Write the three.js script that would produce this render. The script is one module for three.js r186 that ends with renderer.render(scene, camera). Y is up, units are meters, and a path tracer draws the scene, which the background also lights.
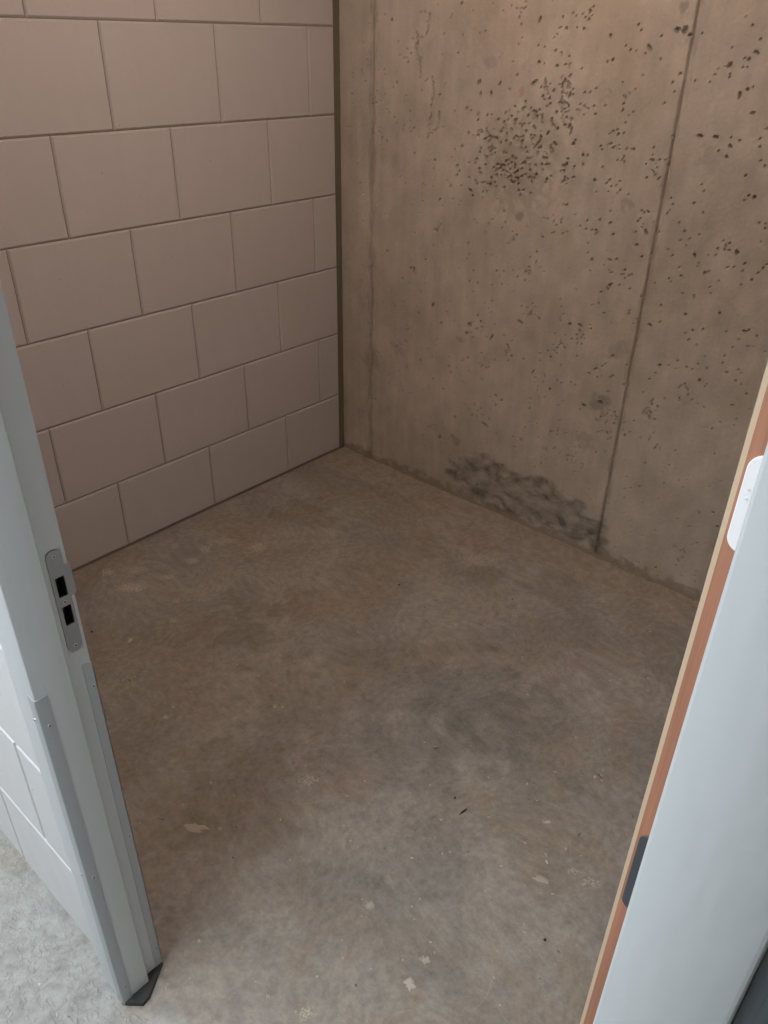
import * as THREE from 'three';
import { mergeGeometries, mergeVertices, toCreasedNormals } from 'three/addons/utils/BufferGeometryUtils.js';
import { RoundedBoxGeometry } from 'three/addons/geometries/RoundedBoxGeometry.js';
import { RectAreaLightUniformsLib } from 'three/addons/lights/RectAreaLightUniformsLib.js';
import { Brush, Evaluator, SUBTRACTION } from 'three-bvh-csg';
import { createNoise2D } from 'simplex-noise';

// ---------------------------------------------------------------- camera, light, exposure
const scene = new THREE.Scene();
const FOCAL = 782, CX = 384, CY = 512;                        // pixels, frame 768 x 1024
const camera = new THREE.PerspectiveCamera(2 * Math.atan(512 / FOCAL) * 180 / Math.PI, 768 / 1024, 0.02, 60);
const camX = new THREE.Vector3(0.744969, 0.015944, -0.666908);
const camY = new THREE.Vector3(-0.356698, 0.854321, -0.378025);
const camZ = new THREE.Vector3(0.563726, 0.519501, 0.642130);
const EYE = new THREE.Vector3(0, 1.8, 0);
camera.position.copy(EYE);
camera.quaternion.setFromRotationMatrix(new THREE.Matrix4().makeBasis(camX, camY, camZ));
scene.add(camera);

const renderer = new THREE.WebGLRenderer({ antialias: true });
renderer.toneMapping = THREE.LinearToneMapping;
renderer.toneMappingExposure = 1.0;
renderer.shadowMap.enabled = true;
RectAreaLightUniformsLib.init();
scene.background = new THREE.Color(0x000000);

const CORRIDOR_NITS = 20.0, CORRIDOR_COLOR = new THREE.Color().setRGB(0.93, 1.0, 1.06);
const ROOM_LAMP = 2.1, ROOM_COLOR = new THREE.Color().setRGB(1.0, 0.78, 0.66);

// ---------------------------------------------------------------- helpers
let seed = 20240611;
const rnd = () => { seed |= 0; seed = seed + 0x6D2B79F5 | 0; let t = Math.imul(seed ^ seed >>> 15, 1 | seed); t = t + Math.imul(t ^ t >>> 7, 61 | t) ^ t; return ((t ^ t >>> 14) >>> 0) / 4294967296; };
const rr = (a, b) => a + (b - a) * rnd();
const n1 = createNoise2D(rnd), n2 = createNoise2D(rnd), n3 = createNoise2D(rnd);
const clamp = (v, a = 0, b = 1) => v < a ? a : v > b ? b : v;
const sstep = (a, b, v) => { const t = clamp((v - a) / (b - a)); return t * t * (3 - 2 * t); };
const fbm = (n, x, y, o = 4) => { let s = 0, a = 0.5, f = 1; for (let i = 0; i < o; i++) { s += a * n(x * f, y * f); a *= 0.5; f *= 2.03; } return s; };
const toS = v => Math.round(255 * clamp(v <= 0.0031308 ? v * 12.92 : 1.055 * Math.pow(v, 1 / 2.4) - 0.055));

function ray(px, py) { return new THREE.Vector3().addScaledVector(camX, px - CX).addScaledVector(camY, CY - py).addScaledVector(camZ, -FOCAL); }
function onFloor(px, py) { const r = ray(px, py); return EYE.clone().addScaledVector(r, -EYE.y / r.y); }
function onBack(px, py, z = -2.565) { const r = ray(px, py); return EYE.clone().addScaledVector(r, z / r.z); }

const taken = {};
function numbered(n) { const k = taken[n] = (taken[n] ?? -1) + 1; return k ? `${n}_${String(k).padStart(3, '0')}` : n; }
function tag(o, label, category, group, kind) { Object.assign(o.userData, { label, category }); if (group) o.userData.group = group; if (kind) o.userData.kind = kind; return o; }
function root(name, label, category, group, kind, pos = [0, 0, 0]) { const g = new THREE.Group(); g.name = numbered(name); g.position.set(...pos); scene.add(g); return tag(g, label, category, group, kind); }
function part(name, geo, mat, parent, pos, label) { const m = new THREE.Mesh(geo, mat); m.name = name; if (pos) m.position.set(...pos); if (label) m.userData.label = label; parent.add(m); return m; }
function box(x0, x1, y0, y1, z0, z1) { const g = new THREE.BoxGeometry(x1 - x0, y1 - y0, z1 - z0); g.translate((x0 + x1) / 2, (y0 + y1) / 2, (z0 + z1) / 2); return g; }
function std(rgb, rough, extra = {}) { return new THREE.MeshStandardMaterial({ color: new THREE.Color().setRGB(...rgb), roughness: rough, ...extra }); }
function tex(w, h, fn, srgb, wrap = THREE.RepeatWrapping) {
  const d = new Uint8Array(w * h * 4), o = [0, 0, 0];
  for (let j = 0, k = 0; j < h; j++) for (let i = 0; i < w; i++, k += 4) {
    fn((i + 0.5) / w, (j + 0.5) / h, o, i, j);
    if (srgb) { d[k] = toS(o[0]); d[k + 1] = toS(o[1]); d[k + 2] = toS(o[2]); } else { d[k] = d[k + 1] = d[k + 2] = Math.round(255 * clamp(o[0])); }
    d[k + 3] = 255;
  }
  const t = new THREE.DataTexture(d, w, h, THREE.RGBAFormat); t.magFilter = THREE.LinearFilter; t.minFilter = THREE.LinearMipmapLinearFilter; t.generateMipmaps = true;
  t.wrapS = t.wrapT = wrap; if (srgb) t.colorSpace = THREE.SRGBColorSpace; t.needsUpdate = true; return t;
}
// plan outline [[x, z, radius], ...] extruded upwards from y0 to y1
function prism(pts, y0, y1, seg = 4) {
  const out = [], n = pts.length;
  for (let i = 0; i < n; i++) {
    const [x, z, r] = pts[i];
    if (!r) { out.push([x, z]); continue; }
    const a = pts[(i + n - 1) % n], b = pts[(i + 1) % n];
    const la = Math.hypot(a[0] - x, a[1] - z), lb = Math.hypot(b[0] - x, b[1] - z);
    const p = [x + (a[0] - x) * r / la, z + (a[1] - z) * r / la], q = [x + (b[0] - x) * r / lb, z + (b[1] - z) * r / lb];
    for (let k = 0; k <= seg; k++) { const t = k / seg, u = 1 - t; out.push([u * u * p[0] + 2 * u * t * x + t * t * q[0], u * u * p[1] + 2 * u * t * z + t * t * q[1]]); }
  }
  const s = new THREE.Shape(out.map(([x, z]) => new THREE.Vector2(x, -z)));
  const g = new THREE.ExtrudeGeometry(s, { depth: y1 - y0, bevelEnabled: false, steps: 1 });
  g.rotateX(-Math.PI / 2); g.translate(0, y0, 0);
  return toCreasedNormals(g, 0.6);
}

// ---------------------------------------------------------------- materials
// blocks: pale sand-lime, a few dark specks and a very fine grain (uv in metres, tile 1.2 m)
const specks = Array.from({ length: 46 }, () => [rnd(), rnd(), rr(0.0011, 0.0022), rr(0.45, 0.8)]);
const blockMap = (() => {
  const W = 1024, t = new Float32Array(W * W).fill(1);
  for (const [u, v, r, k] of specks) for (let j = -4; j <= 4; j++) for (let i = -4; i <= 4; i++) {
    const dd = Math.hypot(i, j * 0.8) / (r * W * 0.85); if (dd < 1) { const x = (Math.floor(u * W) + i + W) % W, y = (Math.floor(v * W) + j + W) % W; t[y * W + x] *= 1 - k * (1 - dd * dd); }
  }
  return tex(W, W, (u, v, o, i, j) => {
    const a = Math.cos(u * 6.2832), b = Math.sin(u * 6.2832), m = 1 + 0.025 * fbm(n1, a * 2 + v * 3, b * 2 - v * 2, 3) + 0.02 * (n2(u * 300, v * 300));
    const s = t[j * W + i] * m; o[0] = 0.94 * s; o[1] = 0.94 * s; o[2] = 0.94 * s;
  }, true);
})();
const grainBump = tex(512, 512, (u, v, o) => { o[0] = 0.5 + 0.25 * n1(u * 120, v * 120) + 0.25 * n2(u * 45, v * 45); }, false);
const blockTints = [[0.56, 0.512, 0.485], [0.55, 0.50, 0.478], [0.565, 0.515, 0.484], [0.555, 0.508, 0.487]];      // room-side blocks, darker pinkish tint
const corridorTints = [[0.62, 0.62, 0.625], [0.61, 0.615, 0.62], [0.625, 0.625, 0.63], [0.615, 0.62, 0.625]];         // corridor-side blocks, same map with a lighter neutral tint
const [blockMats, corridorMats] = [blockTints, corridorTints].map(l => l.map(c => std(c, 0.86, { map: blockMap, bumpMap: grainBump, bumpScale: 0.0004 })));
const mortarMat = std([0.27, 0.225, 0.175], 0.95);
const plainConcrete = std([0.42, 0.38, 0.33], 0.92, { bumpMap: grainBump, bumpScale: 0.0006 });
const whiteCeil = std([0.7, 0.69, 0.67], 0.9);
const paintBump = tex(512, 512, (u, v, o) => { o[0] = 0.5 + 0.35 * n1(u * 60, v * 14) + 0.15 * n2(u * 140, v * 140); }, false);
const framePaint = std([0.515, 0.545, 0.56], 0.34, { bumpMap: paintBump, bumpScale: 0.0003 });
const galvanised = std([0.385, 0.41, 0.425], 0.5, { metalness: 0.15 });
const strikeSteel = std([0.30, 0.295, 0.30], 0.5, { metalness: 0.7 });
const screwSteel = std([0.62, 0.62, 0.62], 0.35, { metalness: 0.85 });
const screwShade = std([0.05, 0.05, 0.055], 0.6);  // dark disc on each screw head, shading put in as colour
const blackPlastic = std([0.02, 0.021, 0.023], 0.5);
const rubber = std([0.035, 0.037, 0.036], 0.75);
const doorWood = (() => {
  const m = tex(256, 1024, (u, v, o) => { const g = fbm(n1, u * 14, v * 3, 3), f = n2(u * 90, v * 9); const k = 1 + 0.2 * g + 0.07 * f; o[0] = 0.40 * k; o[1] = 0.178 * k; o[2] = 0.108 * k; }, true);
  return std([1, 1, 1], 0.55, { map: m });
})();
const doorSkin = std([0.60, 0.45, 0.31], 0.8);
const doorFace = std([0.78, 0.78, 0.76], 0.4);
const whitePlastic = std([0.86, 0.86, 0.87], 0.35);
const hingeDark = std([0.075, 0.082, 0.095], 0.45, { metalness: 0.3 });
const slate = std([0.055, 0.068, 0.075], 0.5, { bumpMap: grainBump, bumpScale: 0.0003 });
const sealant = std([0.16, 0.145, 0.095], 0.8);

// ---------------------------------------------------------------- floor: one slab through the doorway
const FX0 = -2.7, FZ0 = -2.65, FS = 3.2;
const CELL = 2048;
const floorMarks = [];  // [x, z, rx, rz, angle, strength, kind]
const mark = (px, py, wpx, hpx, s, kind = 0) => { const a = onFloor(px - wpx / 2, py), b = onFloor(px + wpx / 2, py), c = onFloor(px, py - hpx / 2), d = onFloor(px, py + hpx / 2), m = onFloor(px, py); floorMarks.push([m.x, m.z, a.distanceTo(b) / 2, c.distanceTo(d) / 2, Math.atan2(b.z - a.z, b.x - a.x), s, kind]); };
// dried plaster and paint smears on the slab, in photo pixels
[[130, 588, 30, 9, .6], [107, 572, 14, 7, .45], [135, 570, 22, 8, .3], [167, 577, 12, 5, .25], [194, 561, 14, 6, .5], [205, 549, 12, 7, .5], [226, 541, 20, 6, .35], [258, 547, 18, 9, .45], [176, 601, 7, 4, .4], [173, 620, 12, 7, .35], [130, 640, 6, 5, .45], [331, 534, 12, 6, .25],
 [308, 780, 22, 11, .35], [547, 822, 7, 5, .5], [410, 984, 10, 12, .6], [305, 1014, 20, 14, .45], [591, 882, 18, 9, .4], [575, 871, 14, 6, .35], [275, 706, 5, 4, .5], [166, 717, 6, 4, .4], [425, 960, 10, 8, .4], [600, 600, 14, 8, .2], [478, 560, 30, 12, .3], [370, 905, 8, 8, .3], [150, 925, 10, 5, .35]
].forEach(a => mark(...a));
for (let k = 0; k < 420; k++) { const x = rr(-2.45, 0.1), z = rr(-2.45, 0.3); floorMarks.push([x, z, rr(.002, .006), rr(.0015, .004), rr(0, 3), rr(.15, .6), 0]); }
for (let k = 0; k < 90; k++) { const x = rr(-2.45, 0.1), z = rr(-2.45, 0.3); floorMarks.push([x, z, rr(.002, .009), rr(.0015, .003), rr(0, 3), rr(.3, .6), 1]); }
const FM = new Float32Array(CELL * CELL), FD = new Float32Array(CELL * CELL);
for (const [x, z, rx, rz, ang, s, kind] of floorMarks) {
  const R = Math.max(rx, rz) * 1.3, ca = Math.cos(ang), sa = Math.sin(ang), i0 = Math.floor((x - R - FX0) / FS * CELL), i1 = Math.ceil((x + R - FX0) / FS * CELL), j0 = Math.floor((z - R - FZ0) / FS * CELL), j1 = Math.ceil((z + R - FZ0) / FS * CELL);
  for (let j = Math.max(0, j0); j <= Math.min(CELL - 1, j1); j++) for (let i = Math.max(0, i0); i <= Math.min(CELL - 1, i1); i++) {
    const dx = (i + .5) / CELL * FS + FX0 - x, dz = (j + .5) / CELL * FS + FZ0 - z, u = (dx * ca + dz * sa) / rx, v = (-dx * sa + dz * ca) / rz;
    const d = Math.hypot(u, v) + 0.5 * n3((dx + x) * 90, (dz + z) * 90) * (rx > .007 ? 1 : .4), w = clamp(s * 1.45) * sstep(1, .7, d) * (rx > .012 ? 0.55 + 0.45 * Math.sign(n1((dx + x) * 130, (dz + z) * 130)) : 1);
    const A = kind ? FD : FM; if (w > A[j * CELL + i]) A[j * CELL + i] = w;
  }
}
// fine scratches
for (let k = 0; k < 320; k++) {
  let x = rr(-2.4, 0.1), z = rr(-2.4, 0.2), a = rr(0, 6.28), c = rr(-9, 9), L = rr(.02, .16), s = rr(.06, .22);
  for (let t = 0; t < L; t += .0012) { x += Math.cos(a) * .0012; z += Math.sin(a) * .0012; a += c * .0012; const i = Math.floor((x - FX0) / FS * CELL), j = Math.floor((z - FZ0) / FS * CELL); if (i >= 0 && j >= 0 && i < CELL && j < CELL) FM[j * CELL + i] = Math.max(FM[j * CELL + i], s); }
}
// worn, stained and damp places on the slab, in photo pixels: [x, z, radius, strength, colour]
const DG = [.185, .175, .158], DB = [.2, .158, .116], YL = [.36, .30, .225];
const floorBlots = [[470, 695, .26, .55, DG], [420, 745, .22, .5, DG], [520, 740, .2, .4, DG], [300, 607, .12, .4, DB], [305, 512, .16, .45, DB], [560, 590, .14, .35, DB], [235, 620, .2, .35, DB], [250, 790, .2, .4, DB], [290, 700, .2, .3, DB], [380, 570, .2, .45, YL], [335, 605, .12, .4, YL], [430, 520, .14, .4, YL], [250, 545, .2, .3, YL], [360, 660, .12, .35, DG], [330, 890, .16, .35, DG], [440, 870, .14, .3, DG], [480, 575, .1, .4, DB], [545, 645, .18, .3, DB]].map(([px, py, R, st, c]) => { const p = onFloor(px, py); return [p.x, p.z, R, st, c]; });
const floorMap = tex(CELL, CELL, (u, v, o, i, j) => {
  const x = FX0 + u * FS, z = FZ0 + v * FS, k = j * CELL + i;
  const wx = x + 0.03 * n1(x * 3.1, z * 3.1), wz = z + 0.03 * n2(x * 3.1, z * 3.1);
  const big = fbm(n1, wx * 1.6 + 5, wz * 1.6, 5), mid = fbm(n2, wx * 9, wz * 9 + 3, 4), fine = n3(x * 60, z * 60) * .6 + n1(x * 170, z * 170) * .4, tr = fbm(n3, x * 24 + 2 * n1(x * 2, z * 2), z * 24, 3);
  let r = .345, g = .317, b = .28;
  const dirt = sstep(-.15, .35, big + .6 * mid);                         // brown film in patches
  r += (.272 - r) * dirt * .7; g += (.226 - g) * dirt * .7; b += (.176 - b) * dirt * .7;
  const gb = fbm(n3, wx * 2.4 - 7, wz * 2.4, 5), grey = sstep(.0, .36, gb + .6 * mid) * .6;   // grey worn patches
  r += (.250 - r) * grey; g += (.236 - g) * grey; b += (.215 - b) * grey;
  for (const [bx, bz, R, st, c] of floorBlots) { const e = Math.hypot(x - bx, z - bz) / R; if (e < 1.7) { const w = st * sstep(1.15, .3, e + .9 * fbm(n2, x * 6.5, z * 6.5, 5)); r += (c[0] - r) * w; g += (c[1] - g) * w; b += (c[2] - b) * w; } }
  const d = z + 2.565 + .035 * n1(x * 2.3, 9) + .014 * n2(x * 17, z * 17);  // untrowelled band along the concrete wall
  const band = sstep(.205, .175, d) * .75; r += (.36 - r) * band; g += (.305 - g) * band; b += (.24 - b) * band;
  const pk = sstep(.12, .04, Math.hypot((x + 1.52) * .6, z + 2.32) + .03 * mid) * .6; r += (.33 - r) * pk; g += (.235 - g) * pk; b += (.19 - b) * pk;
  const out = sstep(-.42, -.30, z + .09 * n2(x * 4, z * 4) + .05 * mid);      // pale cement screed outside the doorway
  r += (.335 - r) * out * .85; g += (.33 - g) * out * .85; b += (.315 - b) * out * .85;
  const m = 1 + .24 * mid + .12 * fine + .22 * tr; r *= m; g *= m; b *= m;
  const p = FM[k]; r += (.62 - r) * p; g += (.56 - g) * p; b += (.47 - b) * p;
  const q = FD[k]; r += (.07 - r) * q; g += (.06 - g) * q; b += (.05 - b) * q;
  o[0] = r; o[1] = g; o[2] = b;
}, true, THREE.MirroredRepeatWrapping);
const floorBump = tex(CELL, CELL, (u, v, o, i, j) => {
  const x = FX0 + u * FS, z = FZ0 + v * FS, k = j * CELL + i;
  const out = sstep(-.40, -.28, z + .05 * n1(x * 5, z * 5));
  const rid = 1 - Math.abs(fbm(n2, x * 17 + .4 * n1(x * 30, z * 30), z * 17, 3)) * 2.2;
  o[0] = .4 + .12 * fbm(n1, x * 9, z * 9, 3) + .05 * n3(x * 120, z * 120) + out * (.28 * sstep(.75, 1, rid) + .12 * fbm(n3, x * 26, z * 26, 3)) + .25 * FM[k] - .2 * FD[k];
}, false, THREE.MirroredRepeatWrapping);
const floorMat = std([1, 1, 1], 0.8, { map: floorMap, bumpMap: floorBump, bumpScale: 0.006 });
{
  const g = new THREE.PlaneGeometry(5.5, 4.75, 40, 40); g.rotateX(-Math.PI / 2); g.translate(-1.05, 0, -.375);
  const P = g.attributes.position, U = g.attributes.uv;
  for (let k = 0; k < P.count; k++) U.setXY(k, (P.getX(k) - FX0) / FS, (P.getZ(k) - FZ0) / FS);
  const f = root('floor', 'stained bare concrete floor slab running through the doorway', 'floor', null, 'structure');
  part('slab_surface', g, floorMat, f);
  part('slab', box(-3.8, 1.7, -.15, -.001, -2.75, 2.0), plainConcrete, f);
}

// ---------------------------------------------------------------- block walls
function blockGeo(w, h, c = 0.0055, d = 0.012, du = 0, dv = 0) {
  const X = w / 2, Y = h / 2, x = X - c, y = Y - c, P = [], U = [];
  const quad = (a, b, e, f) => { for (const p of [a, b, e, a, e, f]) { P.push(...p); U.push((p[0] + du) / 1.2, (p[1] + dv) / 1.2); } };
  const A = [[-x, -y, 0], [x, -y, 0], [x, y, 0], [-x, y, 0]], B = [[-X, -Y, -c], [X, -Y, -c], [X, Y, -c], [-X, Y, -c]], C = B.map(p => [p[0], p[1], -d]);
  quad(...A);
  for (let k = 0; k < 4; k++) { const l = (k + 1) % 4; quad(B[k], B[l], A[l], A[k]); quad(C[k], C[l], B[l], B[k]); }
  const g = new THREE.BufferGeometry(); g.setAttribute('position', new THREE.Float32BufferAttribute(P, 3)); g.setAttribute('uv', new THREE.Float32BufferAttribute(U, 2)); g.computeVertexNormals(); return g;
}
const geoCache = {};
function sharedBlock(w, h) { const v = Math.floor(rnd() * 4), key = `${w.toFixed(3)}_${h.toFixed(3)}_${v}`; return geoCache[key] ??= blockGeo(w, h, .0055, .012, [0, .31, .67, .9][v], [0, .5, .23, .77][v]); }
const JOINT = .003, COURSE = .3062;
const courses = []; { let y = .013, t = .3; while (y < 2.58) { courses.push([y, Math.min(t, 2.595) - JOINT]); y = t; t += COURSE; } }
// lay blocks along axis u from u0 to u1; cuts(course) gives the perpend positions; place(u, y) gives position and turn
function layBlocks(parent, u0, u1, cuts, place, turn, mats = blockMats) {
  courses.forEach(([y0, y1], c) => {
    const js = [u0, ...cuts(c).filter(v => v > u0 + .02 && v < u1 - .02).sort((a, b) => a - b), u1];
    for (let k = 0; k + 1 < js.length; k++) {
      const a = js[k] + JOINT / 2, b = js[k + 1] - JOINT / 2;
      const m = part('block', sharedBlock(b - a, y1 - y0), mats[Math.floor(rnd() * 4)], parent, place((a + b) / 2, (y0 + y1) / 2));
      m.rotation.y = turn;
    }
  });
}
const steps = (s, n) => Array.from({ length: n }, (_, k) => s + .4378 * (k - Math.floor(n / 2)));
const LX = -2.526, BZ = -2.565, RX = .25, FRONT = -.33, INNER = -.43, TOP = 2.6;
{
  const w = root('wall_left', 'pale bevelled sand-lime block wall inside the storage room', 'wall', null, 'structure');
  part('mortar_bed', box(LX - .1, LX - .007, 0, TOP, -2.533, INNER), mortarMat, w);
  part('joint_strip', box(LX - .1, LX - .005, 0, TOP, BZ - .02, -2.533), sealant, w, null, 'dark olive filled movement joint in the corner');
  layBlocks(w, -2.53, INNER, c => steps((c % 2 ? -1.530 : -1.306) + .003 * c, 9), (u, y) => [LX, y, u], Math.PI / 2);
}
{
  const w = root('wall_right', 'pale block wall on the far side of the open door leaf', 'wall', null, 'structure');
  part('mortar_bed', box(RX + .007, RX + .1, 0, TOP, BZ, INNER), mortarMat, w);
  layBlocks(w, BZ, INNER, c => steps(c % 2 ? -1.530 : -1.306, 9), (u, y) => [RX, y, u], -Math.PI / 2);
}
const DL = -1.066, DR = .001, HEAD = 2.19;
{
  const w = root('wall_front', 'white block wall beside the white door frame', 'wall', null, 'structure');
  part('mortar_bed', mergeGeometries([box(-3.7, DL, 0, TOP, INNER, FRONT - .007), box(DR, 1.6, 0, TOP, INNER, FRONT - .007), box(DL, DR, HEAD, TOP, INNER, FRONT - .007)]), whiteCeil, w);
  layBlocks(w, -3.6, DL, c => steps(c % 2 ? -1.245 : -1.47, 13), (u, y) => [u, y, FRONT], 0, corridorMats);
  layBlocks(w, DR, 1.55, c => steps(c % 2 ? .3 : .52, 11), (u, y) => [u, y, FRONT], 0, corridorMats);
  part('lintel', box(DL, DR, HEAD + .002, TOP, FRONT - .008, FRONT), plainConcrete, w);
}
{
  const c = root('ceiling', 'bare concrete ceiling over storage room and corridor', 'ceiling', null, 'structure');
  part('slab', box(-3.8, 1.7, TOP, TOP + .15, -2.75, 2.0), whiteCeil, c);
  for (const [n, l, b] of [['wall_corridor', 'plain white corridor wall facing the storage room door', [-3.8, 1.7, 0, TOP, 1.9, 2.0]], ['wall_end', 'plain white end wall of the corridor past the block wall', [-3.8, -3.6, 0, TOP, INNER, 1.9]], ['wall_side', 'plain white side wall closing the corridor', [1.55, 1.7, 0, TOP, FRONT, 1.9]]]) {
    const m = new THREE.Mesh(box(...b), whiteCeil); m.name = n; scene.add(m); tag(m, l, 'wall', null, 'structure');
  }
}

// ---------------------------------------------------------------- concrete wall with formwork joints, blowholes and honeycombing
const J1 = -2.35, J2 = -1.098;
const pits = [];  // [x, y, rx, ry, angle, depth]
const pit = (px, py, wpx, hpx, ang = 0, d = .006) => { const p = onBack(px, py), k = .0036 / 2; pits.push([p.x, p.y, wpx * k * .88, hpx * k * .88, ang, d]); };
for (const [px, py, w, h, a] of [[646, 232, 4, 9, -.5], [600, 220, 3, 4, 0], [695, 255, 3, 7, -.5], [737, 252, 4, 7, -.5], [745, 331, 7, 3, .2], [686, 314, 4, 3, 0], [720, 313, 4, 3, 0], [650, 325, 6, 4, .5], [580, 325, 9, 3, .3], [570, 324, 5, 5, .6], [640, 486, 5, 3, .4], [610, 285, 5, 6, 0], [625, 270, 3, 3, 0], [470, 190, 10, 4, .3], [440, 95, 5, 4, 0], [433, 305, 5, 10, .5], [470, 325, 9, 10, 0], [467, 333, 6, 6, 0], [492, 337, 3, 12, .4], [520, 322, 12, 4, .4], [414, 270, 4, 12, .1], [411, 268, 7, 5, 0], [436, 230, 9, 5, .2], [440, 200, 5, 7, 0], [362, 281, 2, 8, 0], [403, 278, 5, 4, 0], [388, 400, 3, 4, 0], [455, 417, 6, 5, 0], [440, 437, 4, 10, .3], [415, 478, 4, 4, 0], [486, 425, 12, 6, .6], [502, 400, 4, 5, 0], [565, 125, 5, 4, .4], [557, 66, 5, 3, .3], [590, 10, 3, 3, 0], [613, 60, 3, 4, 0], [650, 48, 11, 4, .8], [685, 30, 8, 10, 0], [678, 30, 10, 6, .3], [690, 35, 5, 4, 0], [700, 136, 10, 4, .2], [716, 137, 8, 4, 0], [753, 113, 6, 3, 0], [740, 95, 4, 8, 0], [730, 65, 5, 7, .4], [755, 197, 4, 5, 0], [570, 95, 4, 8, 0], [545, 85, 3, 14, 0], [568, 85, 3, 12, .1], [540, 20, 3, 10, .3], [660, 365, 5, 4, 0], [700, 380, 4, 4, 0], [727, 372, 4, 3, 0], [625, 435, 4, 4, 0], [632, 520, 3, 3, 0], [600, 402, 8, 5, 0], [584, 405, 9, 4, .2]]) pit(px, py, w * .6, h * .6, -a, .015);
const streak = (pts, w = 2.2) => { for (let k = 0; k + 1 < pts.length; k++) { const [ax, ay] = pts[k], [bx, by] = pts[k + 1], n = Math.ceil(Math.hypot(bx - ax, by - ay) / 2.2); for (let i = 0; i < n; i++) if (rnd() < .8) pit(ax + (bx - ax) * i / n + rr(-1, 1), ay + (by - ay) * i / n, rr(.6, 1.1) * w, rr(2, 5), rr(-.2, .2), rr(.007, .012)); } };
streak([[430, 12], [427, 34], [418, 40], [416, 48], [421, 74]]); streak([[433, 78], [434, 95], [431, 110], [428, 140]]); streak([[440, 112], [438, 128], [431, 135]]); streak([[418, 40], [416, 30]]); streak([[545, 80], [548, 96]], 1.6); streak([[563, 78], [562, 125]], 1.6);
for (let k = 0; k < 900; k++) {                                        // honeycombed zone
  const px = rr(430, 610), py = rr(80, 210), e = Math.hypot((px - 520) / 72, (py - 170) / (py < 170 ? 60 : 30)), q = n2(px * .045, py * .06) * .55 + n3(px * .12, py * .12) * .3;
  if (e + q * .8 + rr(-.1, .4) > .72) continue;
  pit(px, py, rr(1.5, 3.2), rr(1.6, 4), rr(-.9, .9), rr(.008, .016));
}
for (let k = 0; k < 70; k++) pit(rr(478, 575), rr(75, 150), rr(1.6, 2.8), rr(2, 5.5), rr(-.6, .6), rr(.008, .014));
for (let k = 0; k < 22; k++) pit(rr(455, 600), 470 + rr(0, 40), rr(1.5, 3.5), rr(1.5, 4), rr(-.6, .6), rr(.003, .006));
for (let k = 0; k < 1000; k++) { const big = rnd() < .14; pits.push([rr(-2.5, -.54), rr(.02, 1.93), big ? rr(.0026, .0042) : rr(.0017, .0027), big ? rr(.0024, .0044) : rr(.0017, .003), rr(-1, 1), big ? rr(.012, .018) : rr(.008, .013)]); }
for (let k = 0; k < 70; k++) { const x = rr(-2.4, -.6), y = rr(.15, 1.9); for (let i = 0; i < 7; i++) pits.push([x + rr(-.025, .025), y + rr(-.03, .03), rr(.0017, .003), rr(.0017, .004), rr(-1, 1), rr(.008, .013)]); }

const axis = (a, b, fineA, fineB, s, coarse) => { const o = []; for (let v = a; v < b - 1e-6;) { o.push(v); v += v >= fineA - 1e-6 && v < fineB ? s : Math.min(coarse, v < fineA ? fineA - v : coarse); } o.push(b); return o; };
const WX0 = -2.6, WS = 2.2;
function concretePanel(x0, x1, z0, gl, gr) {
  const xs = axis(x0, x1, x0, Math.min(x1, -.54), .0023, .05), ys = axis(-.01, TOP, -.01, 1.95, .0023, .05), nx = xs.length, ny = ys.length;
  const P = new Float32Array(nx * ny * 3), U = new Float32Array(nx * ny * 2), I = new Uint32Array((nx - 1) * (ny - 1) * 6); let q6 = 0;
  const H = new Float32Array(nx * ny);
  const lower = (arr, v) => { let a = 0, b = arr.length; while (a < b) { const m = a + b >> 1; arr[m] < v ? a = m + 1 : b = m; } return a; };
  for (const [px, py, rx, ry, ang, d] of pits) {
    const R = Math.max(rx, ry) * 1.4 + .003; if (px + R < x0 || px - R > x1) continue;
    const ca = Math.cos(ang), sa = Math.sin(ang);
    for (let i = lower(xs, px - R); i < nx && xs[i] < px + R; i++) for (let j = lower(ys, py - R); j < ny && ys[j] < py + R; j++) {
      const dx = xs[i] - px, dy = ys[j] - py, q = Math.hypot((dx * ca + dy * sa) / rx, (-dx * sa + dy * ca) / ry) + .35 * n1(xs[i] * 230, ys[j] * 230);
      const w = d * sstep(1.2, .75, q); const k = j * nx + i; if (w > H[k]) H[k] = w;
    }
  }
  for (let j = 0; j < ny; j++) for (let i = 0; i < nx; i++) {
    const k = j * nx + i, x = xs[i], y = ys[j];
    let h = .0016 * fbm(n2, x * 2.6, y * 2.6, 3) + .00045 * n3(x * 40, y * 40) + .00025 * n1(x * 120, y * 90) - H[k];
    const el = x - x0, er = x1 - x;
    if (gl) h -= gl * sstep(.0065 + .0015 * n1(y * 30, 2), .001, el) - gl * .3 * sstep(.006, .010, el) * sstep(.022, .012, el);
    if (gr) h -= gr * sstep(.0065 + .0015 * n2(y * 25, 7), .001, er);
    P[k * 3] = x; P[k * 3 + 1] = y; P[k * 3 + 2] = z0 + h; U[k * 2] = (x - WX0) / WS; U[k * 2 + 1] = y / WS;
    if (i + 1 < nx && j + 1 < ny) { I[q6++] = k; I[q6++] = k + 1; I[q6++] = k + nx + 1; I[q6++] = k; I[q6++] = k + nx + 1; I[q6++] = k + nx; }
  }
  const g = new THREE.BufferGeometry(); g.setAttribute('position', new THREE.BufferAttribute(P, 3)); g.setAttribute('uv', new THREE.BufferAttribute(U, 2)); g.setIndex(new THREE.BufferAttribute(I, 1)); g.computeVertexNormals(); return g;
}
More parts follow.
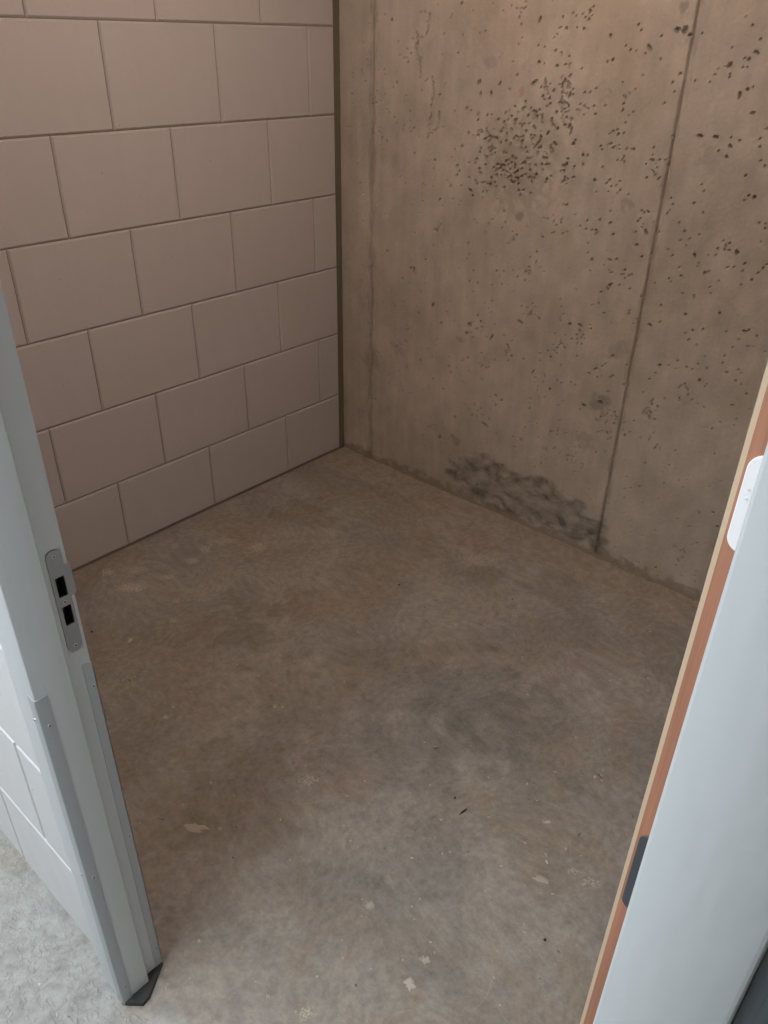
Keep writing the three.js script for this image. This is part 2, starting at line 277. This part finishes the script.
// damp patch outline on the wall foot, in photo pixels
const damp = [[452, 474], [460, 461], [478, 462], [498, 470], [520, 476], [545, 484], [562, 497], [580, 508], [598, 523], [600, 548], [560, 530], [520, 512], [490, 498], [466, 486]].map(([a, b]) => onBack(a, b));
const inDamp = (x, y) => { let c = false, best = 9; for (let i = 0, j = damp.length - 1; i < damp.length; j = i++) { const a = damp[i], b = damp[j]; if ((a.y > y) !== (b.y > y) && x < (b.x - a.x) * (y - a.y) / (b.y - a.y) + a.x) c = !c; const ex = b.x - a.x, ey = b.y - a.y, t = clamp(((x - a.x) * ex + (y - a.y) * ey) / (ex * ex + ey * ey)); best = Math.min(best, Math.hypot(x - a.x - t * ex, y - a.y - t * ey)); } return c ? best : -best; };
const blot = (px, py, r, s, rgb) => { const p = onBack(px, py); return [p.x, p.y, r, s, rgb]; };
const blots = [blot(600, 405, .05, .5, [.2, .165, .13]), blot(585, 440, .045, .35, [.22, .18, .14]), blot(628, 205, .03, .4, [.24, .2, .16]), blot(520, 217, .02, .5, [.2, .165, .13]), blot(461, 340, .022, .45, [.2, .165, .12]), blot(712, 158, .05, .3, [.26, .23, .19]), blot(455, 440, .03, .4, [.2, .165, .13]), blot(372, 360, .06, .3, [.22, .17, .13]), blot(400, 350, .05, .3, [.23, .18, .14]), blot(520, 172, .17, .35, [.27, .23, .165]), blot(495, 120, .02, .5, [.45, .25, .2]), blot(522, 92, .018, .55, [.45, .24, .2]), blot(490, 62, .03, .35, [.27, .24, .2]), blot(508, 30, .16, .22, [.48, .33, .27]), blot(610, 40, .18, .2, [.48, .34, .28]), blot(380, 480, .05, .35, [.2, .16, .12]), blot(617, 350, .04, .3, [.25, .2, .16]), blot(685, 8, .02, .5, [.22, .17, .14])];
const wallMap = tex(1664, 1664, (u, v, o) => {
  const x = WX0 + u * WS, y = v * WS;
  const big = fbm(n1, x * 1.9 + 2, y * 1.4, 4), mid = fbm(n2, x * 8, y * 6, 4), fine = n3(x * 70, y * 70) * .5 + n1(x * 220, y * 200) * .5, run = fbm(n3, x * 16, y * 1.6, 3);
  let k = 1 + .15 * big + .15 * mid + .07 * fine + .10 * run;
  let r = .50 * k, g = .435 * k, b = .362 * k;
  const ol = sstep(.05, .4, fbm(n3, x * 2.2 + 9, y * 2.2, 4)) * .35; r += (.40 - r) * ol; g += (.36 - g) * ol; b += (.27 - b) * ol;
  for (const [bx, by, R, s, c] of blots) { const d = Math.hypot(x - bx, y - by) / R; if (d < 1.6) { const w = s * sstep(1.1, .35, d + .9 * fbm(n1, x * 22, y * 22, 3)); r += (c[0] - r) * w; g += (c[1] - g) * w; b += (c[2] - b) * w; } }
  // grout-stained edges of the formwork joints
  for (const [jx, wd, s] of [[J1, .024, .4], [J2, .016, .3]]) { const w = s * sstep(wd, .2 * wd, Math.abs(x - jx) + .022 * fbm(n2, x * 30, y * 7, 3)); r += (.235 - r) * w; g += (.19 - g) * w; b += (.14 - b) * w; }
  if (y < .5 && x > -1.95 && x < -.9) {
    const e = inDamp(x, y) + (.06 * fbm(n2, x * 6, y * 10, 5)) + .012;
    if (e > -.03) { const edge = sstep(.06, .015, e + .03 * n1(x * 14, y * 14)), w = clamp(sstep(-.03, .03, e) * (.42 + .42 * edge + .45 * fbm(n1, x * 7, y * 14, 5))); r += (.145 - r) * w; g += (.135 - g) * w; b += (.11 - b) * w;
      const s = sstep(.2, .5, fbm(n3, x * 32, y * 32, 4)) * sstep(0, .03, e) * .35; r += (.42 - r) * s; g += (.37 - g) * s; b += (.31 - b) * s; }
  }
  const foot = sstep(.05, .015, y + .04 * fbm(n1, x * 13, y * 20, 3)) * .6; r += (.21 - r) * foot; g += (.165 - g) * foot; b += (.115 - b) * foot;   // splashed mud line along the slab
  o[0] = r; o[1] = g; o[2] = b;
}, true);
const wallMat = std([1, 1, 1], 0.9, { map: wallMap, bumpMap: grainBump, bumpScale: 0.0005 });
{
  const w = root('wall_back', 'bare cast concrete wall with blowholes, formwork joints and a damp patch', 'wall', null, 'structure');
  part('panel', concretePanel(-2.63, J1, BZ, 0, .006), wallMat, w);
  part('panel', concretePanel(J1, J2, BZ + .001, .006, .009), wallMat, w);
  part('panel', concretePanel(J2, .32, BZ + .0025, .009, 0), wallMat, w);
  part('core', box(-2.7, .35, 0, TOP, BZ - .18, BZ - .025), plainConcrete, w);
  // grout squeezed out along the wall foot
  const P = [], I = []; let n = 0;
  for (let x = -2.45; x <= -.5; x += .006, n++) {
    const a = clamp(.35 + 1.1 * fbm(n1, x * 6, 3, 3) + (x > -1.2 ? .35 : 0)), h = .002 + .016 * a * (.6 + .4 * n2(x * 60, 1)), d = .004 + .022 * a * (.7 + .3 * n3(x * 50, 4));
    P.push(x, h, BZ - .004, x, h * .8, BZ + d * .5, x, -.002, BZ + d);
    if (n) { const k = n * 3; for (const c of [0, 1]) I.push(k - 3 + c, k - 2 + c, k + 1 + c, k - 3 + c, k + 1 + c, k + c); }
  }
  const g = new THREE.BufferGeometry(); g.setAttribute('position', new THREE.Float32BufferAttribute(P, 3)); g.setIndex(I); g.computeVertexNormals();
  part('grout_fillet', g, std([.25, .205, .152], .95, { side: THREE.DoubleSide }), w, null, 'crumbly brown grout line along the floor');
}

// ---------------------------------------------------------------- white door frame
const XA = -.99, XB = -1.005, ZF = -.308, ZR = -.372, ZI = -.415;
const frame = root('door_frame', 'white painted rebated door frame with steel strike plate and metal corner guards', 'door frame', null, null);
function screwInto(parent, pos, axis, r = .0032) {
  const h = new THREE.CylinderGeometry(r * .8, r, .0012, 14), s = new THREE.CylinderGeometry(r * .55, r * .55, .0006, 8); s.translate(0, .0008, 0);
  if (axis === 'x') { h.rotateZ(-Math.PI / 2); s.rotateZ(-Math.PI / 2); } else { h.rotateX(Math.PI / 2); s.rotateX(Math.PI / 2); }
  const g = mergeGeometries([h, s], true); const m = part('screw', g, [screwSteel, screwShade], parent, pos); return m;
}
{
  const jamb = prism([[-1.065, ZF], [-1.065, ZI], [XB, ZI, .002], [XB, ZR], [XA, ZR, .003], [XA, ZF, .004]], .012, 2.18);
  // mortise behind the strike plate
  const ev = new Evaluator(); ev.attributes = ['position', 'normal', 'uv']; ev.useGroups = false;
  let b = new Brush(jamb); b.updateMatrixWorld();
  for (const [y0, y1, z0, z1, dep] of [[1.047, 1.093, -.407, -.387, .03], [.992, 1.038, -.407, -.387, .03], [.942, 1.139, -.4092, -.3832, .0012]]) {
    const c = new Brush(box(XB - dep, XB + .01, y0, y1, z0, z1)); c.updateMatrixWorld(); b = ev.evaluate(b, c, SUBTRACTION);
  }
  part('jamb', b.geometry, framePaint, frame, null, 'left jamb with strike plate');
  part('jamb', prism([[0, ZF, .006], [-.0715, ZF, .0045], [-.0715, ZR, .003], [-.0565, ZR], [-.0565, ZI, .002], [0, ZI]].reverse(), .012, 2.18), framePaint, frame, null, 'hinge side jamb next to the open door');
    part('head', mergeGeometries([box(-.995, -.067, 2.105, 2.18, ZR, ZF), box(-1.01, -.05, 2.12, 2.18, ZI, ZR)]), framePaint, frame);

  // strike plate in the rebate
  const zc = -.3962, w = .0125, y0 = .943, y1 = 1.138, s = new THREE.Shape();      // drawn in (z, y), +u towards the corridor
  s.moveTo(w, y0 + w); s.lineTo(w, y1 - w); s.absarc(0, y1 - w, w, 0, Math.PI, false); s.lineTo(-w, 1.107); s.lineTo(-.0205, 1.104); s.lineTo(-.0205, 1.050); s.lineTo(-w, 1.047); s.lineTo(-w, y0 + w); s.absarc(0, y0 + w, w, Math.PI, 2 * Math.PI, false);
  for (const [a, c] of [[1.052, 1.089], [.997, 1.034]]) { const h = new THREE.Path(); h.moveTo(-.0085, a); h.lineTo(-.0085, c); h.lineTo(.0065, c); h.lineTo(.0065, a); h.closePath(); s.holes.push(h); }
  const pg = new THREE.ExtrudeGeometry(s, { depth: .0016, bevelEnabled: true, bevelSize: .0003, bevelThickness: .0003, bevelSegments: 1, curveSegments: 14 });
  pg.rotateY(Math.PI / 2); pg.scale(1, 1, -1); pg.translate(XB - .0006, 0, zc);           // u -> z
  const idx = pg.index; if (!idx) { const a = pg.attributes.position.array, nn = pg.attributes.normal.array; for (let k = 0; k < a.length; k += 9) for (const A of [a, nn]) for (let q = 0; q < 3; q++) { const t = A[k + 3 + q]; A[k + 3 + q] = A[k + 6 + q]; A[k + 6 + q] = t; } pg.computeVertexNormals(); }
  pg.scale(1, 1, 1);
  const plate = part('strike_plate', toCreasedNormals(pg, .5), strikeSteel, frame, null, 'satin steel strike plate with two latch holes');
  part('lip', box(XB - .010, XB + .0006, 1.051, 1.103, -.4185, -.4165), strikeSteel, plate);
  for (const [a, c] of [[1.049, 1.091], [.994, 1.036]]) part('latch_pocket', mergeGeometries([box(XB - .028, XB - .026, a, c, -.406, -.388), box(XB - .028, XB - .0012, a - .001, a + .001, -.406, -.388), box(XB - .028, XB - .0012, c - .001, c + .001, -.406, -.388), box(XB - .028, XB - .0012, a, c, -.4065, -.4045), box(XB - .028, XB - .0012, a, c, -.3895, -.3875)]), blackPlastic, plate);
  for (const [y, z] of [[1.127, zc], [1.0425, zc], [.955, zc]]) screwInto(plate, [XB + .0015, y, z], 'x', .0034);

  // metal corner guards on the lower jamb
  const t = .0012, L = .021;
  const ga = part('corner_guard', prism([[XA + t, ZF + t, .003], [XA - L, ZF + t], [XA - L, ZF], [XA - .003, ZF], [XA, ZF - .003], [XA, ZF - L], [XA + t, ZF - L]].reverse(), .004, .903), galvanised, frame, null, 'galvanised corner guard on the outer jamb edge');
  for (const y of [.843, .443, .063]) screwInto(ga, [XA + t + .0004, y, ZF - .0115], 'x');
  for (const y of [.853, .448]) screwInto(ga, [XA - .0165, y, ZF + t + .0004], 'z');
  const gs = new THREE.Shape(); gs.moveTo(0, .012); gs.lineTo(.0175, .012); gs.lineTo(.0175, .9); gs.lineTo(.015, .907); gs.lineTo(0, .909); gs.closePath();
  const gg = new THREE.ExtrudeGeometry(gs, { depth: t, bevelEnabled: false }); gg.rotateY(Math.PI / 2); gg.translate(XB, 0, ZI - t + .0175 + 0); gg.translate(0, 0, 0);
  const gb = part('corner_guard', mergeGeometries([gg, box(XB - .02, XB + t, .012, .905, ZI - t, ZI).toNonIndexed()]), galvanised, frame, null, 'galvanised corner guard on the inner jamb edge');
  for (const y of [.857, .462, .075]) screwInto(gb, [XB + t + .0004, y, -.409], 'x', .003);

  // dark pad under the jamb, sticking out on the threshold
  const pad = [[XA - .004, ZF + .002], [XA + .006, ZF - .006], [-.9595, -.335], [-.9625, -.353], [-.986, -.389], [-1.004, -.416], [-1.03, -.416], [-1.03, ZF - .01], [XA - .02, ZF - .004]].map(([x, z]) => [x, z, 0]);
  part('foot_pad', prism(pad.reverse(), .0005, .011), rubber, frame, null, 'torn dark rubber pad under the jamb');
}

// ---------------------------------------------------------------- door leaf, swung open into the room
{
  const d = root('door_1', 'open door leaf with bare red-brown wooden edge beside the white frame', 'door', null, 'structure');
  const x0 = -.1085, x1 = -.0705, z0 = -.4215, z1 = -1.35, ya = .012, yb = 2.11;
  const g = box(x0 + .0036, x1 - .0036, ya, yb, z1, z0), U = g.attributes.uv, P = g.attributes.position;
  for (let k = 0; k < P.count; k++) U.setXY(k, (P.getX(k) + P.getZ(k)) / .1, P.getY(k) / 1.2);
  const core = part('core', g, doorWood, d, null, 'red-brown hardwood edge');
  part('skin', box(x0 + .0005, x0 + .0036, ya, yb, z1, z0), doorSkin, d, null, 'cream fibreboard skin');
  part('skin', box(x1 - .0036, x1 - .0005, ya, yb, z1, z0), doorSkin, d);
  part('face', box(x0, x0 + .0005, ya, yb, z1, z0 - .003), doorFace, d, null, 'white door face');
  part('face', box(x1 - .0005, x1, ya, yb, z1, z0 - .003), doorFace, d);
  const plate = (xl, xr, y0, y1, r, dep) => { const s = new THREE.Shape(); s.moveTo(xr, y0); s.lineTo(xr, y1); s.lineTo(xl + r, y1); s.absarc(xl + r, y1 - r, r, Math.PI / 2, Math.PI, false); s.lineTo(xl, y0 + r); s.absarc(xl + r, y0 + r, r, Math.PI, 1.5 * Math.PI, false); s.closePath(); const e = new THREE.ExtrudeGeometry(s, { depth: dep, bevelEnabled: true, bevelSize: .0006, bevelThickness: .0006, bevelSegments: 2, curveSegments: 8 }); e.translate(0, 0, z0); return e; };
  const hinge = y => {
    const h = part('hinge', plate(x0 + .0062, x1 - .002, y - .0445, y + .0445, .007, .0006), hingeDark, d, null, 'dark steel hinge let into the door edge');
    for (let k = 0; k < 3; k++) { const c = new THREE.CylinderGeometry(.006, .006, .0285, 16); c.translate(-.0615, y + (k - 1) * .0297, z0 - .004); part('knuckle', c, hingeDark, h); }
  };
  hinge(1.24); hinge(.25); hinge(1.86);
  const wp = part('edge_plate', plate(x0 + .0062, x1 - .004, 1.5475, 1.609, .009, .0016), whitePlastic, d, null, 'small rounded white plate on the door edge');
  for (const [x, y] of [[-.0985, 1.588], [-.0985, 1.582]]) { const c = new THREE.CylinderGeometry(.0008, .0008, .0006, 10); c.rotateX(Math.PI / 2); part('screw', c, std([.72, .72, .74], .5), wp, [x, y, z0 + .0024]); }
}

// ---------------------------------------------------------------- slate board beside the frame
{
  const b = root('slate_board', 'dark slate-grey board standing upright against the wall beside the frame', 'board', null, null);
  part('panel', new RoundedBoxGeometry(.22, 2.0, .0155, 2, .0006), slate, b, [.1105, 1.0, FRONT + .0082]);
  for (const y of [.2, 1.8]) for (const x of [.03, .195]) screwInto(b, [x, y, FRONT + .0166], 'z', .004);
}

// ---------------------------------------------------------------- crumbs and chips on the floor
function chipGeo(rx, rz, h, spin) {
  const n = 15, P = [0, h, 0], I = [];
  for (const [s, y] of [[.62, h * .92], [1, h * .35], [1.03, -.0004]]) for (let k = 0; k < n; k++) { const a = k / n * 6.2832, q = s * (1 + .42 * n1(Math.cos(a) * 1.9 + spin, Math.sin(a) * 1.9 + spin * 2) + .22 * n2(Math.cos(a) * 5 + spin, Math.sin(a) * 5)); const X = Math.cos(a) * rx * q, Z = Math.sin(a) * rz * q; P.push(X * Math.cos(spin) - Z * Math.sin(spin), y, X * Math.sin(spin) + Z * Math.cos(spin)); }
  for (let k = 0; k < n; k++) { const l = (k + 1) % n; I.push(0, 1 + l, 1 + k); for (const r of [0, 1]) { const a = 1 + r * n + k, b = 1 + r * n + l; I.push(a, b, b + n, a, b + n, a + n); } }
  const g = new THREE.BufferGeometry(); g.setAttribute('position', new THREE.Float32BufferAttribute(P, 3)); g.setIndex(I); g.computeVertexNormals(); return g;
}
const chipMats = [std([.46, .41, .34], .9), std([.42, .37, .3], .9), std([.55, .51, .45], .9)];
const chip = (px, py, rx, rz, h, label, group, mat, name = 'plaster_chip', spin = rr(0, 6)) => { const p = onFloor(px, py), m = new THREE.Mesh(chipGeo(rx, rz, h, spin), mat); m.name = numbered(name); m.position.set(p.x, 0.0004, p.z); scene.add(m); tag(m, label, 'chip', group); };
chip(195, 828, .030, .013, .004, 'largest pale plaster lump on the brown floor near the steel-guarded jamb', null, chipMats[0], 'plaster_lump', -.6);
chip(220, 829, .005, .004, .003, 'tiny plaster crumb right beside the largest pale plaster lump', null, chipMats[0]);
chip(542, 880, .019, .008, .003, 'flat pale plaster flake on the grey floor near the door leaf', null, chipMats[0], 'plaster_flake', -.4);
chip(410, 984, .012, .011, .003, 'rough white plaster blob on the grey floor before the threshold', null, chipMats[2], 'plaster_blob');
for (const [px, py, r] of [[211, 783, 4.5], [186, 772, 3], [183, 805, 3.5], [321, 822, 4], [306, 766, 3], [276, 706, 3.5], [358, 632, 3], [373, 632, 2.5], [546, 855, 3.5], [566, 849, 3.5], [525, 843, 3], [516, 847, 3], [547, 862, 4], [595, 777, 4.5], [527, 784, 4], [555, 772, 3.5], [412, 858, 3], [435, 953, 3.5], [403, 960, 3], [199, 941, 3], [238, 540, 3], [502, 599, 3], [516, 616, 3], [536, 617, 3], [624, 636, 3], [490, 897, 3.5], [553, 894, 3], [581, 856, 3.5], [268, 997, 5], [420, 899, 3], [388, 883, 3]])
  chip(px, py, r * .001 * rr(.9, 1.5), r * .001 * rr(.6, 1), r * .0006, 'tiny pale plaster crumb scattered on the concrete floor', 'tiny plaster crumbs on the floor', chipMats[Math.floor(rnd() * 3)], 'plaster_crumb');
const darkBit = std([.035, .03, .026], .85);
chip(463, 812, .014, .0032, .003, 'thin dark wood splinter lying on the grey floor', null, darkBit, 'wood_splinter', -1.45);
for (const [px, py] of [[399, 585], [92, 632], [455, 798], [312, 457], [545, 940]]) chip(px, py, .004, .003, .003, 'tiny black grit speck on the concrete floor', 'black grit on the floor', darkBit, 'grit_speck');

// ---------------------------------------------------------------- lamps
{
  const LP = [-1.4, TOP, -1.5], l = root('ceiling_lamp', 'round flush lamp on the storage room ceiling', 'lamp', null, null, LP);
  const base = new THREE.CylinderGeometry(.13, .13, .03, 40); base.translate(0, -.0155, 0);
  part('base', base, whitePlastic, l);
  const pts = []; for (let k = 0; k <= 12; k++) { const a = k / 12 * Math.PI / 2; pts.push(new THREE.Vector2(.12 * Math.cos(a) + 1e-4, -.031 - .05 * Math.sin(a))); }
  part('diffuser', new THREE.LatheGeometry(pts.reverse(), 40), std([.8, .8, .78], .5, { emissive: ROOM_COLOR, emissiveIntensity: 1.5, side: THREE.DoubleSide }), l);
  const p = new THREE.PointLight(ROOM_COLOR, ROOM_LAMP, 0, 2); p.position.set(LP[0], LP[1] - .11, LP[2]); p.castShadow = true; p.shadow.radius = 4; scene.add(p);
}
for (const [x, z, w, h] of [[-.98, .42, .8, .6], [-2.8, .8, 1.1, .6]]) {
  const l = root('ceiling_panel_light', x > -2 ? 'long flat panel light on the corridor ceiling before the door' : 'short flat panel light at the corridor end', 'lamp', null, null, [x, TOP, z]);
  part('housing', box(-w / 2 - .02, w / 2 + .02, -.04, -.001, -h / 2 - .02, h / 2 + .02), whitePlastic, l);
  part('diffuser', box(-w / 2, w / 2, -.043, -.040, -h / 2, h / 2), std([.8, .8, .8], .5, { emissive: CORRIDOR_COLOR, emissiveIntensity: 2 }), l);
  const a = new THREE.RectAreaLight(CORRIDOR_COLOR, CORRIDOR_NITS, w, h); a.position.set(x, TOP - .05, z); a.lookAt(x, 0, z); scene.add(a);
}

scene.traverse(o => { if (o.isMesh) { o.castShadow = true; o.receiveShadow = true; } });
renderer.render(scene, camera);
